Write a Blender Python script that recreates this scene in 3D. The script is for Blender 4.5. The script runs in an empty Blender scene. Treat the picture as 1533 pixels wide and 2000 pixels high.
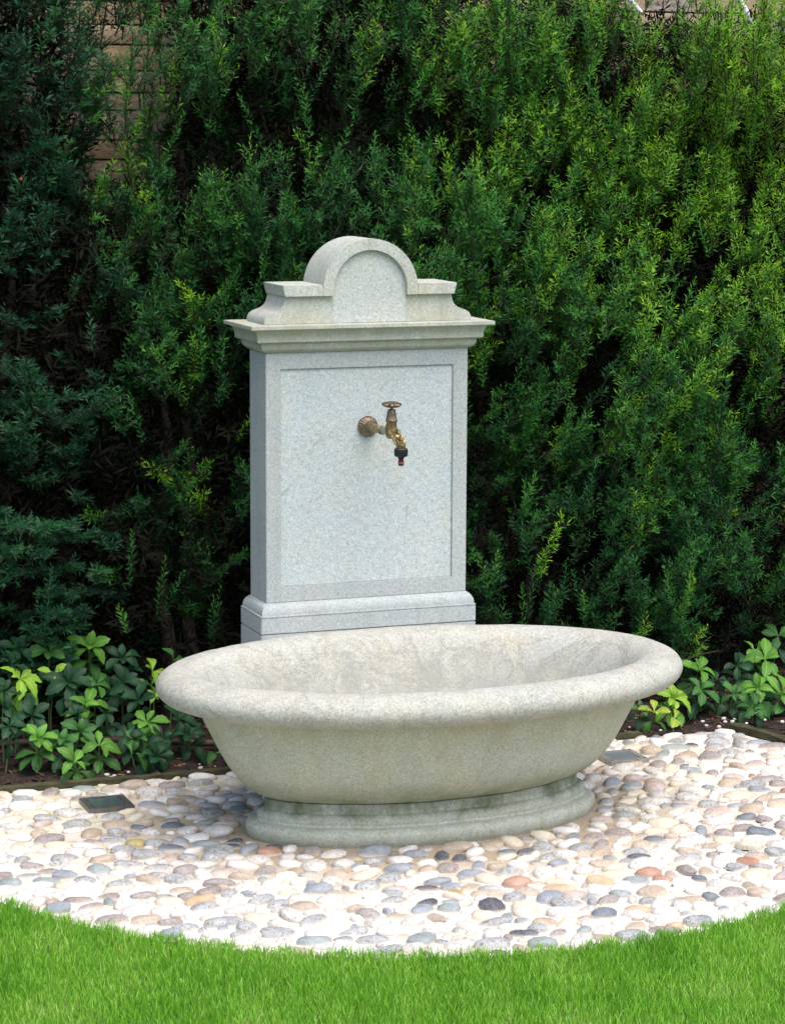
import bpy, bmesh, math, random
import numpy as np
from mathutils import Vector, Matrix
random.seed(7); rng = np.random.default_rng(11)
sc = bpy.context.scene
COL = sc.collection

# ------------------------------------------------------------------ camera
CX, CY, CZ = -1.99637, -5.50031, 1.53
YAW, PITCH, ROLL, F = 0.357946, 0.151091, 0.00438, 5000.0
d_ = np.array([math.sin(YAW)*math.cos(PITCH), math.cos(YAW)*math.cos(PITCH), -math.sin(PITCH)])
r_ = np.array([math.cos(YAW), -math.sin(YAW), 0.0]); u_ = np.cross(r_, d_)
R2 = math.cos(ROLL)*r_ + math.sin(ROLL)*u_; U2 = -math.sin(ROLL)*r_ + math.cos(ROLL)*u_
cam = bpy.data.cameras.new('camera'); co = bpy.data.objects.new('camera', cam); COL.objects.link(co)
M = Matrix(((R2[0], U2[0], -d_[0], CX), (R2[1], U2[1], -d_[1], CY), (R2[2], U2[2], -d_[2], CZ), (0, 0, 0, 1)))
co.matrix_world = M
cam.sensor_fit = 'VERTICAL'; cam.sensor_height = 36.0; cam.lens = F/2000*36.0
cam.clip_start = 0.1; cam.clip_end = 400
sc.camera = co

def at(px, py, y):                     # photo pixel -> point on the vertical plane Y=y
    v = d_ + R2*(px-766.5)/F - U2*(py-1000)/F
    t = (y-CY)/v[1]
    return Vector((CX+v[0]*t, y, CZ+v[2]*t))

# ------------------------------------------------------------------ light
SUN_EL, SUN_AZ = math.radians(64), math.radians(168)     # azimuth from +Y towards +X
world = bpy.data.worlds.new('World'); sc.world = world; world.use_nodes = True
wn = world.node_tree; wn.nodes.clear()
sky = wn.nodes.new('ShaderNodeTexSky'); sky.sky_type = 'NISHITA'; sky.sun_disc = False
sky.sun_elevation = SUN_EL; sky.sun_rotation = SUN_AZ; sky.air_density = 1.0; sky.dust_density = 4.0; sky.ozone_density = 1.0
bg = wn.nodes.new('ShaderNodeBackground'); bg.inputs['Strength'].default_value = 0.15
wo = wn.nodes.new('ShaderNodeOutputWorld')
wn.links.new(sky.outputs[0], bg.inputs[0]); wn.links.new(bg.outputs[0], wo.inputs[0])
sun = bpy.data.lights.new('sun', 'SUN'); sun.energy = 0.9; sun.angle = math.radians(60); sun.color = (1, .97, .93)
so = bpy.data.objects.new('sun', sun); COL.objects.link(so)
sd = Vector((math.sin(SUN_AZ)*math.cos(SUN_EL), math.cos(SUN_AZ)*math.cos(SUN_EL), math.sin(SUN_EL)))
so.rotation_euler = sd.to_track_quat('Z', 'Y').to_euler(); so.location = (3, -3, 6)
sc.view_settings.view_transform = 'Standard'; sc.view_settings.look = 'None'
sc.view_settings.gamma = 1; sc.view_settings.use_curve_mapping = False
sc.view_settings.exposure = 0.95

# ------------------------------------------------------------------ node helpers
def new_mat(name):
    m = bpy.data.materials.new(name); m.use_nodes = True
    nt = m.node_tree; b = nt.nodes['Principled BSDF']
    return m, nt, b
def N(nt, t, **kw):
    n = nt.nodes.new(t)
    for k, v in kw.items():
        if k in n.inputs: n.inputs[k].default_value = v
        else: setattr(n, k, v)
    return n
def pos(nt): return nt.nodes.new('ShaderNodeNewGeometry').outputs['Position']
def noise(nt, vec, scale, detail=3, rough=.55, dist=0):
    n = N(nt, 'ShaderNodeTexNoise', Scale=scale, Detail=detail, Roughness=rough, Distortion=dist)
    nt.links.new(vec, n.inputs['Vector']); return n.outputs['Fac']
def ramp(nt, fac, stops):
    n = nt.nodes.new('ShaderNodeValToRGB'); nt.links.new(fac, n.inputs[0])
    e = n.color_ramp.elements
    while len(e) < len(stops): e.new(.5)
    for i, (p, c) in enumerate(stops):
        e[i].position = p; e[i].color = (*c, 1) if not isinstance(c, (int, float)) else (c, c, c, 1)
    return n.outputs['Color']
def mix(nt, fac, a, b, mode='MIX'):
    n = nt.nodes.new('ShaderNodeMix'); n.data_type = 'RGBA'; n.blend_type = mode
    for s, v in ((n.inputs[0], fac), (n.inputs[6], a), (n.inputs[7], b)):
        if isinstance(v, bpy.types.NodeSocket): nt.links.new(v, s)
        elif isinstance(v, (int, float)): s.default_value = v
        else: s.default_value = (*v, 1)
    return n.outputs[2]
def math_(nt, op, a, b=0.0, clamp=False):
    n = nt.nodes.new('ShaderNodeMath'); n.operation = op; n.use_clamp = clamp
    for s, v in ((n.inputs[0], a), (n.inputs[1], b)):
        if isinstance(v, bpy.types.NodeSocket): nt.links.new(v, s)
        else: s.default_value = v
    return n.outputs[0]
def maprange(nt, v, a, b, c=0.0, d=1.0):
    n = nt.nodes.new('ShaderNodeMapRange'); nt.links.new(v, n.inputs[0])
    for i, x in enumerate((a, b, c, d)): n.inputs[i+1].default_value = x
    return n.outputs[0]
def bump(nt, b, h, strength, dist):
    n = N(nt, 'ShaderNodeBump', Strength=strength, Distance=dist); nt.links.new(h, n.inputs['Height'])
    nt.links.new(n.outputs[0], b.inputs['Normal'])
def sepz(nt):
    s = nt.nodes.new('ShaderNodeSeparateXYZ'); nt.links.new(pos(nt), s.inputs[0]); return s.outputs
def scaled(nt, vec, sc3):
    n = nt.nodes.new('ShaderNodeMapping'); nt.links.new(vec, n.inputs[0]); n.inputs['Scale'].default_value = sc3
    return n.outputs[0]

def granite(name, base, second, warm, grain=1.0, warm_amt=.4, stains=None, streak=.25, moss=0, veins=0, cracks=False):
    m, nt, b = new_mat(name); p = pos(nt)
    big = noise(nt, p, 4.5, 4, .6)
    c = mix(nt, ramp(nt, big, [(.38, 0.0), (.64, 1.0)]), base, second)
    w = noise(nt, p, 11, 5, .65)
    c = mix(nt, math_(nt, 'MULTIPLY', ramp(nt, w, [(.45, 0.0), (.68, 1.0)]), warm_amt), c, warm)
    # crystalline grain: pale and dark flecks a few millimetres across
    g1 = noise(nt, p, 250, 2, .6, 1.2)
    c = mix(nt, 1.0, c, ramp(nt, g1, [(.3, .70), (.45, .95), (.56, 1.03), (.7, 1.22)]), 'MULTIPLY')
    v = N(nt, 'ShaderNodeTexVoronoi', Scale=330.0); nt.links.new(p, v.inputs['Vector'])
    c = mix(nt, .35*grain, c, ramp(nt, v.outputs['Color'], [(.15, .55), (.5, 1.0), (.9, 1.3)]), 'MULTIPLY')
    if streak:
        sp = noise(nt, scaled(nt, p, (30, 30, 2.0)), 1.0, 4, .6)
        c = mix(nt, streak, c, ramp(nt, sp, [(.3, (.70, .68, .58)), (.55, 1.0)]), 'MULTIPLY')
    if veins:
        vn = noise(nt, p, 6, 5, .6, 1.8)
        c = mix(nt, veins, c, ramp(nt, vn, [(.44, 1.0), (.495, (.55, .54, .52)), (.53, (1.0, .96, .84)), (.6, 1.0)]), 'MULTIPLY')
    if cracks:       # hairline diagonal veins and a faint lime run under the tap
        mp = nt.nodes.new('ShaderNodeMapping'); nt.links.new(p, mp.inputs[0]); mp.inputs['Rotation'].default_value = (0, math.radians(46), 0)
        mp2 = nt.nodes.new('ShaderNodeMapping'); nt.links.new(mp.outputs[0], mp2.inputs[0]); mp2.inputs['Scale'].default_value = (1.0, 1.0, 5.0)
        cn = math_(nt, 'ABSOLUTE', math_(nt, 'SUBTRACT', noise(nt, mp2.outputs[0], 2.2, 4, .5), .5))
        br = ramp(nt, noise(nt, p, 9, 3), [(.45, 0.0), (.6, 1.0)])
        c = mix(nt, math_(nt, 'MULTIPLY', maprange(nt, cn, .0008, .005, .4, 0.0), br), c, (.22, .26, .26))
        s3 = sepz(nt); run = math_(nt, 'ABSOLUTE', math_(nt, 'SUBTRACT', s3[0], .012))
        rf = math_(nt, 'MULTIPLY', maprange(nt, run, .003, .025, .18, 0.0), maprange(nt, s3[2], .82, .78))
        rf = math_(nt, 'MULTIPLY', rf, ramp(nt, noise(nt, scaled(nt, p, (60, 60, 3)), 1.0, 4, .6), [(.4, 0.0), (.6, 1.0)]))
        c = mix(nt, rf, c, (.62, .62, .55))
    z = sepz(nt)[2]
    if stains:
        for (z0, z1, col, amt) in stains:    # damp/dirt tide between two heights, broken up
            f = math_(nt, 'MULTIPLY', maprange(nt, z, z0, z1), ramp(nt, noise(nt, scaled(nt, p, (9, 9, 5)), 1.6, 5, .65), [(.32, 0.0), (.62, 1.0)]))
            f = math_(nt, 'MULTIPLY', f, amt)
            c = mix(nt, f, c, col)
    nt.links.new(c, b.inputs['Base Color'])
    b.inputs['Roughness'].default_value = .78; b.inputs['Specular IOR Level'].default_value = .3
    h = math_(nt, 'ADD', noise(nt, p, 190, 3, .6, .8), math_(nt, 'MULTIPLY', noise(nt, p, 60, 3, .6), .6))
    bump(nt, b, h, .55*grain, .0022)
    return m

M_SHAFT = granite('stone_shaft', (.39, .43, .43), (.43, .46, .45), (.46, .47, .42), .8, .25, None, .22)
M_PANEL = granite('stone_panel', (.46, .525, .535), (.49, .54, .535), (.56, .56, .47), 1.0, .40, None, .10, 0, 0, True)
M_CROWN = granite('stone_crown', (.50, .52, .46), (.48, .52, .49), (.52, .49, .37), 1.0, .55,
                  [(1.16, 1.07, (.36, .36, .26), .6)], .55)
M_FIELD = granite('stone_arch_field', (.47, .51, .49), (.49, .52, .49), (.54, .54, .44), 1.0, .45, None, .15)
M_BASIN = granite('stone_basin', (.455, .455, .405), (.44, .45, .41), (.48, .45, .36), 1.1, .35,
                  [(.33, .28, (.36, .33, .20), .45), (.14, .05, (.22, .24, .15), .75)], .15, 0, .35)
M_INT = granite('stone_interior', (.445, .445, .395), (.42, .43, .39), (.46, .43, .34), 1.1, .4, [(.362, .25, (.27, .275, .235), .75), (.35, .20, (.30, .31, .275), .5)], .1, 0, .5)
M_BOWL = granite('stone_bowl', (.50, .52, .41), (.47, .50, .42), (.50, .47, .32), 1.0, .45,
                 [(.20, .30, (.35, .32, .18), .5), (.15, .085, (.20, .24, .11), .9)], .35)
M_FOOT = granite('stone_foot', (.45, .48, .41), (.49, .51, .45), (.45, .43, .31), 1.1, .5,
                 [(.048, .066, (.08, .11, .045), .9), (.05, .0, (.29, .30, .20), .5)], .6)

def simple(name, col, rough=.6, metal=0, nz=None, bmp=None, spec=.5):
    m, nt, b = new_mat(name); b.inputs['Roughness'].default_value = rough; b.inputs['Metallic'].default_value = metal
    b.inputs['Specular IOR Level'].default_value = spec
    if nz:
        s, lo, hi = nz
        c = mix(nt, 1.0, col, ramp(nt, noise(nt, pos(nt), s, 4, .6), [(.3, lo), (.7, hi)]), 'MULTIPLY')
        nt.links.new(c, b.inputs['Base Color'])
    else: b.inputs['Base Color'].default_value = (*col, 1)
    if bmp: bump(nt, b, noise(nt, pos(nt), bmp[0], 3, .6), bmp[1], bmp[2])
    return m

# ------------------------------------------------------------------ object helpers
def link(name, me, mat=None, parent=None, **props):
    o = bpy.data.objects.new(name, me); COL.objects.link(o)
    if mat is not None and me is not None and not me.materials: me.materials.append(mat)
    if parent: o.parent = parent
    for k, v in props.items(): o[k] = v
    return o
def thing(name, label, cat, loc=(0, 0, 0), group=None):
    o = bpy.data.objects.new(name, None); COL.objects.link(o); o.location = loc
    o.empty_display_size = .05; o['label'] = label; o['category'] = cat
    if group: o['group'] = group
    return o
def bm_obj(name, bm, mat, parent=None, smooth=35, bevel=0, loc=None, **props):
    bmesh.ops.remove_doubles(bm, verts=bm.verts, dist=1e-6)
    bmesh.ops.recalc_face_normals(bm, faces=bm.faces)
    if bevel:
        es = [e for e in bm.edges if len(e.link_faces) == 2 and e.calc_face_angle(0) > math.radians(34)]
        bmesh.ops.bevel(bm, geom=es, offset=bevel, segments=2, affect='EDGES', clamp_overlap=True)
    me = bpy.data.meshes.new(name); bm.to_mesh(me); bm.free()
    if smooth is not None:
        me.shade_smooth(); me.set_sharp_from_angle(angle=math.radians(smooth))
    if loc is not None: me.transform(Matrix.Translation(-Vector(loc)))
    o = link(name, me, mat, parent, **props)
    if loc is not None: o.location = loc
    return o
def np_mesh(name, V, Fc, attrs=None, smooth=False):
    """V (n,3), Fc (m,k) faces of equal size"""
    me = bpy.data.meshes.new(name); n, (m, k) = len(V), Fc.shape
    me.vertices.add(n); me.vertices.foreach_set('co', np.ascontiguousarray(V, np.float32).ravel())
    me.loops.add(m*k); me.loops.foreach_set('vertex_index', np.ascontiguousarray(Fc, np.int32).ravel())
    me.polygons.add(m); me.polygons.foreach_set('loop_start', np.arange(0, m*k, k, dtype=np.int32))
    me.polygons.foreach_set('use_smooth', np.full(m, smooth))
    me.update(calc_edges=True)
    for nm, arr in (attrs or {}).items():
        a = me.attributes.new(nm, 'FLOAT', 'POINT'); a.data.foreach_set('value', np.ascontiguousarray(arr, np.float32))
    return me
def quad(bm, *ps): return bm.faces.new([bm.verts.new(p) for p in ps])
def box_bm(x0, x1, y0, y1, z0, z1, bm=None):
    bm = bm or bmesh.new()
    v = [bm.verts.new(p) for p in [(x0, y0, z0), (x1, y0, z0), (x1, y1, z0), (x0, y1, z0), (x0, y0, z1), (x1, y0, z1), (x1, y1, z1), (x0, y1, z1)]]
    for f in ((3, 2, 1, 0), (4, 5, 6, 7), (0, 1, 5, 4), (1, 2, 6, 5), (2, 3, 7, 6), (3, 0, 4, 7)): bm.faces.new([v[i] for i in f])
    return bm
def loops_bm(loops, cap0=True, cap1=True, closed=True):
    bm = bmesh.new(); L = [[bm.verts.new(p) for p in lp] for lp in loops]; n = len(L[0])
    for a, b in zip(L[:-1], L[1:]):
        for i in range(n if closed else n-1):
            j = (i+1) % n; bm.faces.new((a[i], a[j], b[j], b[i]))
    if cap0: bm.faces.new(L[0][::-1])
    if cap1: bm.faces.new(L[-1])
    return bm
def rect_loft(prof, w, D):      # mouldings carried round the four sides; prof = (offset, z)
    return loops_bm([[(-w-o, -o, z), (w+o, -o, z), (w+o, D+o, z), (-w-o, D+o, z)] for o, z in prof])
def extr_xz(poly, y0, y1):
    return loops_bm([[(x, y0, z) for x, z in poly], [(x, y1, z) for x, z in poly]])
def tube_bm(path, radii, n=8, bm=None):
    bm = bm or bmesh.new(); P = [Vector(p) for p in path]; rings = []; up = None
    for i, p in enumerate(P):
        t = (P[min(i+1, len(P)-1)] - P[max(i-1, 0)]).normalized()
        if up is None: up = t.orthogonal().normalized()
        up = (up - t*up.dot(t)).normalized(); s = t.cross(up)
        r = radii[i] if hasattr(radii, '__len__') else radii
        rings.append([bm.verts.new(p + (up*math.cos(a)+s*math.sin(a))*r) for a in [2*math.pi*k/n for k in range(n)]])
    for a, b in zip(rings[:-1], rings[1:]):
        for i in range(n): bm.faces.new((a[i], a[(i+1) % n], b[(i+1) % n], b[i]))
    bm.faces.new(rings[0][::-1]); bm.faces.new(rings[-1])
    return bm
def lathe_bm(prof, origin, axis, n=32, lobes=0, lobe_amt=0, bm=None):
    """prof=(radius, height) along axis"""
    axis = Vector(axis).normalized(); s = axis.orthogonal().normalized(); t = axis.cross(s); O = Vector(origin)
    lp = []
    for pr in prof:
        r, h = pr[:2]; la = pr[2] if len(pr) > 2 else lobe_amt; ring = []
        for k in range(n):
            a = 2*math.pi*k/n; rr = r*(1+la*math.cos(lobes*a)) if lobes else r
            ring.append(O+axis*h+(s*math.cos(a)+t*math.sin(a))*rr)
        lp.append(ring)
    return loops_bm(lp)

# smooth pseudo noise from sines (numpy)
class SNoise:
    def __init__(s, seed, f, n=10):
        r = np.random.default_rng(seed); s.k = r.normal(size=(n, 3))*f; s.p = r.uniform(0, 6.28, n); s.n = n
    def __call__(s, x, y, z):
        return sum(np.sin(x*k[0]+y*k[1]+z*k[2]+p) for k, p in zip(s.k, s.p))/math.sqrt(s.n)

# ================================================================== SETTING
EDGE_Y = .165; PR = 1.10; PC = (0.0, -.2)       # paving circle and straight back edge
def in_paving(x, y, m=0.0): return ((x-PC[0])**2+(y-PC[1])**2 < (PR-m)**2) & (y < EDGE_Y-m)

M_GROUND = simple('meadow_ground', (.06, .10, .025), .95, nz=(3, .6, 1.3))
g = bmesh.new(); quad(g, (-120, -120, -.06), (120, -120, -.06), (120, 120, -.06), (-120, 120, -.06))
bm_obj('ground', g, M_GROUND, smooth=None, kind='structure')

# lawn: soil-dark turf base
M_TURF = simple('turf_base', (.05, .10, .018), .95, nz=(60, .5, 1.4))
def arc(r, a0, a1, n): return [(PC[0]+r*math.cos(a0+(a1-a0)*i/n), PC[1]+r*math.sin(a0+(a1-a0)*i/n)) for i in range(n+1)]
aL = math.pi-math.asin((EDGE_Y-PC[1])/PR); aR = math.asin((EDGE_Y-PC[1])/PR)
aR2 = -.05
outer = arc(PR+.004, aL, 2*math.pi+aR2, 72)
g = bmesh.new()
xs = [(-6, EDGE_Y)] + [(-1.6, EDGE_Y)] + outer + [(1.9, PC[1]+(PR)*math.sin(aR2)), (6, PC[1]+PR*math.sin(aR2)), (6, -9), (-6, -9)]
f = g.faces.new([g.verts.new((x, y, -.006)) for x, y in xs]); bmesh.ops.triangulate(g, faces=[f])
bm_obj('lawn', g, M_TURF, smooth=None, kind='structure')

# soil bed
M_SOIL, nt, b = new_mat('dark_mulch_soil'); p = pos(nt)
c = ramp(nt, noise(nt, p, 70, 6, .7), [(.3, (.008, .005, .004)), (.5, (.03, .017, .011)), (.62, (.065, .035, .022)), (.75, (.14, .09, .06))])
nt.links.new(c, b.inputs['Base Color']); b.inputs['Roughness'].default_value = .95
bump(nt, b, noise(nt, p, 90, 5, .7), 1.0, .01)
nx, ny = 300, 60; X, Y = np.meshgrid(np.linspace(-3, 3, nx), np.linspace(-.30, 1.1, ny)); sn = SNoise(3, 9); sn2 = SNoise(4, 45)
Z = -.012+.010*sn(X, Y, 0)+.005*sn2(X, Y, 0)
Z = np.where(in_paving(X, Y, -.03), -.05, Z); Z = np.where((X < .9) & (Y < EDGE_Y), -.05, Z); Z += np.clip(Y-.2, 0, .5)*.05
V = np.stack([X, Y, Z], -1).reshape(-1, 3); I = np.arange(nx*ny).reshape(ny, nx)
Fc = np.stack([I[:-1, :-1], I[:-1, 1:], I[1:, 1:], I[1:, :-1]], -1).reshape(-1, 4)
link('soil_bed', np_mesh('soil_bed', V, Fc, smooth=True), M_SOIL, kind='structure')

# chips, dead needles and crumbs on the soil
def chips(n, size, seed):
    r = np.random.default_rng(seed)
    x = r.uniform(-2.2, 2.2, n); y = r.uniform(-.25, .95, n)
    ok = ~((in_paving(x, y, -.035)) | ((x < .95) & (y < EDGE_Y+.03))); x, y = x[ok], y[ok]; n = len(x)
    z = -.012+.010*sn(x, y, 0)+.005*sn2(x, y, 0)+np.clip(y-.2, 0, .5)*.05+.003
    a = r.uniform(0, 6.28, n); L = r.uniform(.4, 1, n)*size; W = L*r.uniform(.12, .45, n); t = r.normal(0, .25, n)
    d = np.stack([np.cos(a), np.sin(a), t], -1)*L[:, None]; s = np.stack([-np.sin(a), np.cos(a), r.normal(0, .35, n)], -1)*W[:, None]
    h = np.zeros((n, 3)); h[:, 2] = W*.25
    c = np.stack([x, y, z], -1)
    V = np.stack([c-d-s, c+d-s, c+d+s, c-d+s, c-d*.9+h*1.5, c+d*.9+h*1.5], 1).reshape(-1, 3); o = np.arange(n)[:, None]*6
    F = np.concatenate([o+[0, 1, 5, 4], o+[4, 5, 2, 3], o+[3, 2, 1, 0]], 1).reshape(-1, 4)
    return V, F, np.repeat(r.uniform(0, 1, n), 6)
V, Fc, A = chips(9000, .011, 5)
M_CHIP, nt, b = new_mat('bark_litter'); at_ = N(nt, 'ShaderNodeAttribute', attribute_name='tone')
nt.links.new(ramp(nt, at_.outputs['Fac'], [(0, (.012, .008, .006)), (.5, (.05, .026, .016)), (.85, (.12, .055, .03)), (1, (.30, .20, .12))]), b.inputs['Base Color'])
b.inputs['Roughness'].default_value = .85
link('bark_litter', np_mesh('bark_litter', V, Fc, {'tone': A}), M_CHIP, kind='stuff', label='brown bark crumbs and dead needles on the soil bed', category='mulch')

# mortar bed of the paving
M_MORTAR, nt, b = new_mat('pale_mortar'); p = pos(nt)
c = ramp(nt, noise(nt, p, 7, 4, .6), [(.3, (.64, .575, .49)), (.6, (.79, .765, .715))])
c = mix(nt, 1.0, c, ramp(nt, noise(nt, p, 140, 4, .7), [(.3, .78), (.6, 1.06)]), 'MULTIPLY')
# damp, dirty mortar around the basin foot, darkened to paint in contact shade
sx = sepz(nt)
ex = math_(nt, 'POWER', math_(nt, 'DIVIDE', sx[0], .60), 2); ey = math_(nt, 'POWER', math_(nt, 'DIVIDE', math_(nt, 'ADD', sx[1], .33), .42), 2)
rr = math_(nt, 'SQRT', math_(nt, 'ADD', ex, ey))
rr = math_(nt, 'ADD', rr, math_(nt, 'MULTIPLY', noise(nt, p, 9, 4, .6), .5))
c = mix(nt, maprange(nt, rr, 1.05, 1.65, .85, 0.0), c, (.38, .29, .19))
ms_ = math_(nt, 'MULTIPLY', maprange(nt, sx[0], -.15, -.45), maprange(nt, sx[1], -.45, .05))
ms_ = math_(nt, 'MULTIPLY', ms_, ramp(nt, noise(nt, p, 14, 4, .6), [(.42, 0.0), (.6, .75)]))
c = mix(nt, ms_, c, (.42, .44, .20))
nt.links.new(c, b.inputs['Base Color']); b.inputs['Roughness'].default_value = .9
bump(nt, b, noise(nt, p, 110, 4, .65), .6, .004)
g = bmesh.new(); n = 96
ring = arc(PR, aL, 2*math.pi+aR, n)
top = [g.verts.new((x, y, 0)) for x, y in ring]; bot = [g.verts.new((x, y, -.05)) for x, y in ring]
f = g.faces.new(top)
for i in range(len(top)): j = (i+1) % len(top); g.faces.new((top[i], bot[i], bot[j], top[j]))
bmesh.ops.triangulate(g, faces=[f])
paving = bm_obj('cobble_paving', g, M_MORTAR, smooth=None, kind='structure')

# mossy edging strips
M_MOSS = simple('mossy_timber', (.05, .05, .02), .95, nz=(25, .4, 1.6), bmp=(60, .8, .006))
def edging(pts, label, h=.012):
    g = bmesh.new(); L = []
    for i, (x, y) in enumerate(pts):
        t = Vector(pts[min(i+1, len(pts)-1)])-Vector(pts[max(i-1, 0)]); t.normalize(); nn = Vector((-t.y, t.x))
        j = random.uniform(-.002, .002)
        L.append([(x-nn.x*.014, y-nn.y*.014, -.05), (x-nn.x*.014, y-nn.y*.014, h+j), (x+nn.x*.014, y+nn.y*.014, h-j), (x+nn.x*.014, y+nn.y*.014, -.05)])
    o = bm_obj('edging_board', loops_bm(L), M_MOSS, smooth=40, label=label, category='edging', group='mossy edging boards round the cobbles')
edging([(-2.6+i*.05, EDGE_Y+.016+.004*math.sin(i*.4)) for i in range(69)], 'mossy dark edging board along the soil behind the left of the basin')
edging([(x, y) for x, y in arc(PR+.016, aR, aR2, 14)]+[(1.2+i*.1, PC[1]+PR*math.sin(aR2)-.0) for i in range(12)], 'mossy edging board curving round the cobbles at the right edge', .018)

# stone house wall behind the hedge
WY = .95
wall = thing('stone_wall', 'beige rough stone block wall glimpsed behind the yew hedge', 'wall', (0, WY, 0))
M_JOINT = simple('wall_joint_mortar', (.13, .105, .08), .95, nz=(40, .6, 1.3))
bm_obj('backing', box_bm(-3.2, 3.6, .022, .30, -.1, 3.3), M_JOINT, wall, smooth=None, bevel=0)
def wall_mat(i, col):
    m, nt, b = new_mat('sandstone_%d' % i); p = pos(nt)
    c = mix(nt, 1.0, col, ramp(nt, noise(nt, scaled(nt, p, (1, 1, 2.5)), 9, 6, .65), [(.25, (.6, .55, .5)), (.5, 1.0), (.75, (1.25, 1.2, 1.15))]), 'MULTIPLY')
    nt.links.new(c, b.inputs['Base Color']); b.inputs['Roughness'].default_value = .9
    bump(nt, b, noise(nt, p, 32, 6, .75), 1.0, .012); return m
WM = [wall_mat(i, c) for i, c in enumerate([(.44, .34, .24), (.40, .30, .20), (.48, .37, .26), (.38, .31, .25), (.50, .36, .22), (.42, .35, .30)])]
def block_mesh(w, h, mi):
    nx_, nz_ = 4, 2; r = random.Random(int(w*1e4+h*1e5)+mi)
    g = bmesh.new(); grid = []
    for j in range(nz_+1):
        row = []
        for i in range(nx_+1):
            e = i in (0, nx_) or j in (0, nz_)
            row.append(g.verts.new((w*i/nx_+(0 if e else r.uniform(-.1, .1)*w/nx_), (0.0025 if e else r.uniform(-.0035, .0025)), h*j/nz_)))
        grid.append(row)
    for j in range(nz_):
        for i in range(nx_): g.faces.new((grid[j][i], grid[j][i+1], grid[j+1][i+1], grid[j+1][i]))
    # side returns into the joint
    per = [grid[0][i] for i in range(nx_+1)]+[grid[j][nx_] for j in range(1, nz_+1)]+[grid[nz_][i] for i in range(nx_-1, -1, -1)]+[grid[j][0] for j in range(nz_-1, 0, -1)]
    bk = [g.verts.new((v.co.x, .03, v.co.z)) for v in per]
    for i in range(len(per)): j = (i+1) % len(per); g.faces.new((per[i], bk[i], bk[j], per[j]))
    me = bpy.data.meshes.new('stone_block'); g.to_mesh(me); g.free(); me.shade_smooth(); me.set_sharp_from_angle(angle=math.radians(45))
    me.materials.append(WM[mi]); return me
cache = {}; z = .0; blocks = []
heights = [.09, .15, .11, .13, .10, .08, .12, .10, .14, .09, .07, .11, .085, .06, .05, .075, .045, .055, .065, .05, .06, .08, .06, .07, .055, .075, .09, .10, .11, .12, .12, .13, .13]
for h in heights:
    x = -2.0-random.uniform(0, .3) if z < 2.1 else -2.4
    while x < 3.0:
        w = random.choice((.14, .20, .26, .33, .40)) if h > .07 else random.choice((.12, .18, .24, .30))
        if z > 2.0 or x < -1.6 or x > 2.4: w *= 2
        key = (w, h, random.randrange(6))
        if key not in cache: cache[key] = block_mesh(w-.005, h-.005, key[2])
        blocks.append((x, random.uniform(-.004, .004), z, w, h, key))
        x += w
    z += h
def block_rank(b_):        # blocks that can show above and between the shrubs come first
    v = np.array([b_[0]+b_[3]/2-CX, WY-CY, b_[2]+b_[4]/2-CZ]); zz = v@d_; px, py = 766.5+F*(v@R2)/zz, 1000-F*(v@U2)/zz
    return (0 if (-120 < px < 1650 and -60 < py < 1330) else 1e6)+abs(px-766)*.1+max(0, py)
blocks.sort(key=block_rank); VV, FF, MI, off = [], [], [], 0
for i, (x, dy, z_, w, h, key) in enumerate(blocks):
    if i < 300:
        o = link('stone_block', cache[key], None, wall); o.location = (x, dy, z_); continue
    me = cache[key]; nv = len(me.vertices); P = np.empty(nv*3, np.float32); me.vertices.foreach_get('co', P)
    VV.append(P.reshape(-1, 3)+np.array([x, dy, z_])); Fi = np.array([p_.vertices[:] for p_ in me.polygons]); FF.append(Fi+off); MI += [key[2]]*len(Fi); off += nv
if VV:
    me = np_mesh('outer_blocks', np.vstack(VV), np.vstack(FF))
    for m in WM: me.materials.append(m)
    me.polygons.foreach_set('material_index', np.array(MI, np.int32)); me.update()
    link('outer_blocks', me, None, wall, kind='stuff')

# ================================================================== STELE
W, D = .2458, .121
stele = thing('fountain_stele', 'grey granite wall fountain back slab with round arched top behind the basin', 'fountain stele', (0, 0, 0))
bm_obj('base_block', box_bm(-W-.0185, W+.0185, -.0185, D+.0185, 0, .3685), M_SHAFT, stele, bevel=.0015)
bm_obj('plinth', rect_loft([(.0185, .3700), (.0185, .4080)], W, D), M_SHAFT, stele, bevel=.0015)
bm_obj('base_moulding', rect_loft([(.0185, .4085), (.0185, .4108), (.0150, .4112), (.0150, .4170), (.0138, .4230), (.0110, .4290), (.0065, .4345), (.0018, .4380), (0, .4387)], W, D), M_SHAFT, stele, smooth=50)
MX, ZB, ZT, PZ0, PZ1, RC = .2099, .4389, 1.0126, .4753, .975, .0055
g = bmesh.new()
for q in (((-W, D, ZB), (W, D, ZB), (W, D, ZT), (-W, D, ZT)), ((-W, 0, ZB), (-W, D, ZB), (-W, D, ZT), (-W, 0, ZT)), ((W, 0, ZB), (W, D, ZB), (W, D, ZT), (W, 0, ZT)),
          ((-W, 0, ZT), (W, 0, ZT), (W, D, ZT), (-W, D, ZT)), ((-W, 0, ZB), (W, 0, ZB), (W, D, ZB), (-W, D, ZB))): quad(g, *q)
Oo = [(-W, ZB), (W, ZB), (W, ZT), (-W, ZT)]; Ii = [(-MX, PZ0), (MX, PZ0), (MX, PZ1), (-MX, PZ1)]
for i in range(4):
    j = (i+1) % 4
    quad(g, (Oo[i][0], 0, Oo[i][1]), (Oo[j][0], 0, Oo[j][1]), (Ii[j][0], 0, Ii[j][1]), (Ii[i][0], 0, Ii[i][1]))
    quad(g, (Ii[i][0], 0, Ii[i][1]), (Ii[j][0], 0, Ii[j][1]), (Ii[j][0], RC+.002, Ii[j][1]), (Ii[i][0], RC+.002, Ii[i][1]))
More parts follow.
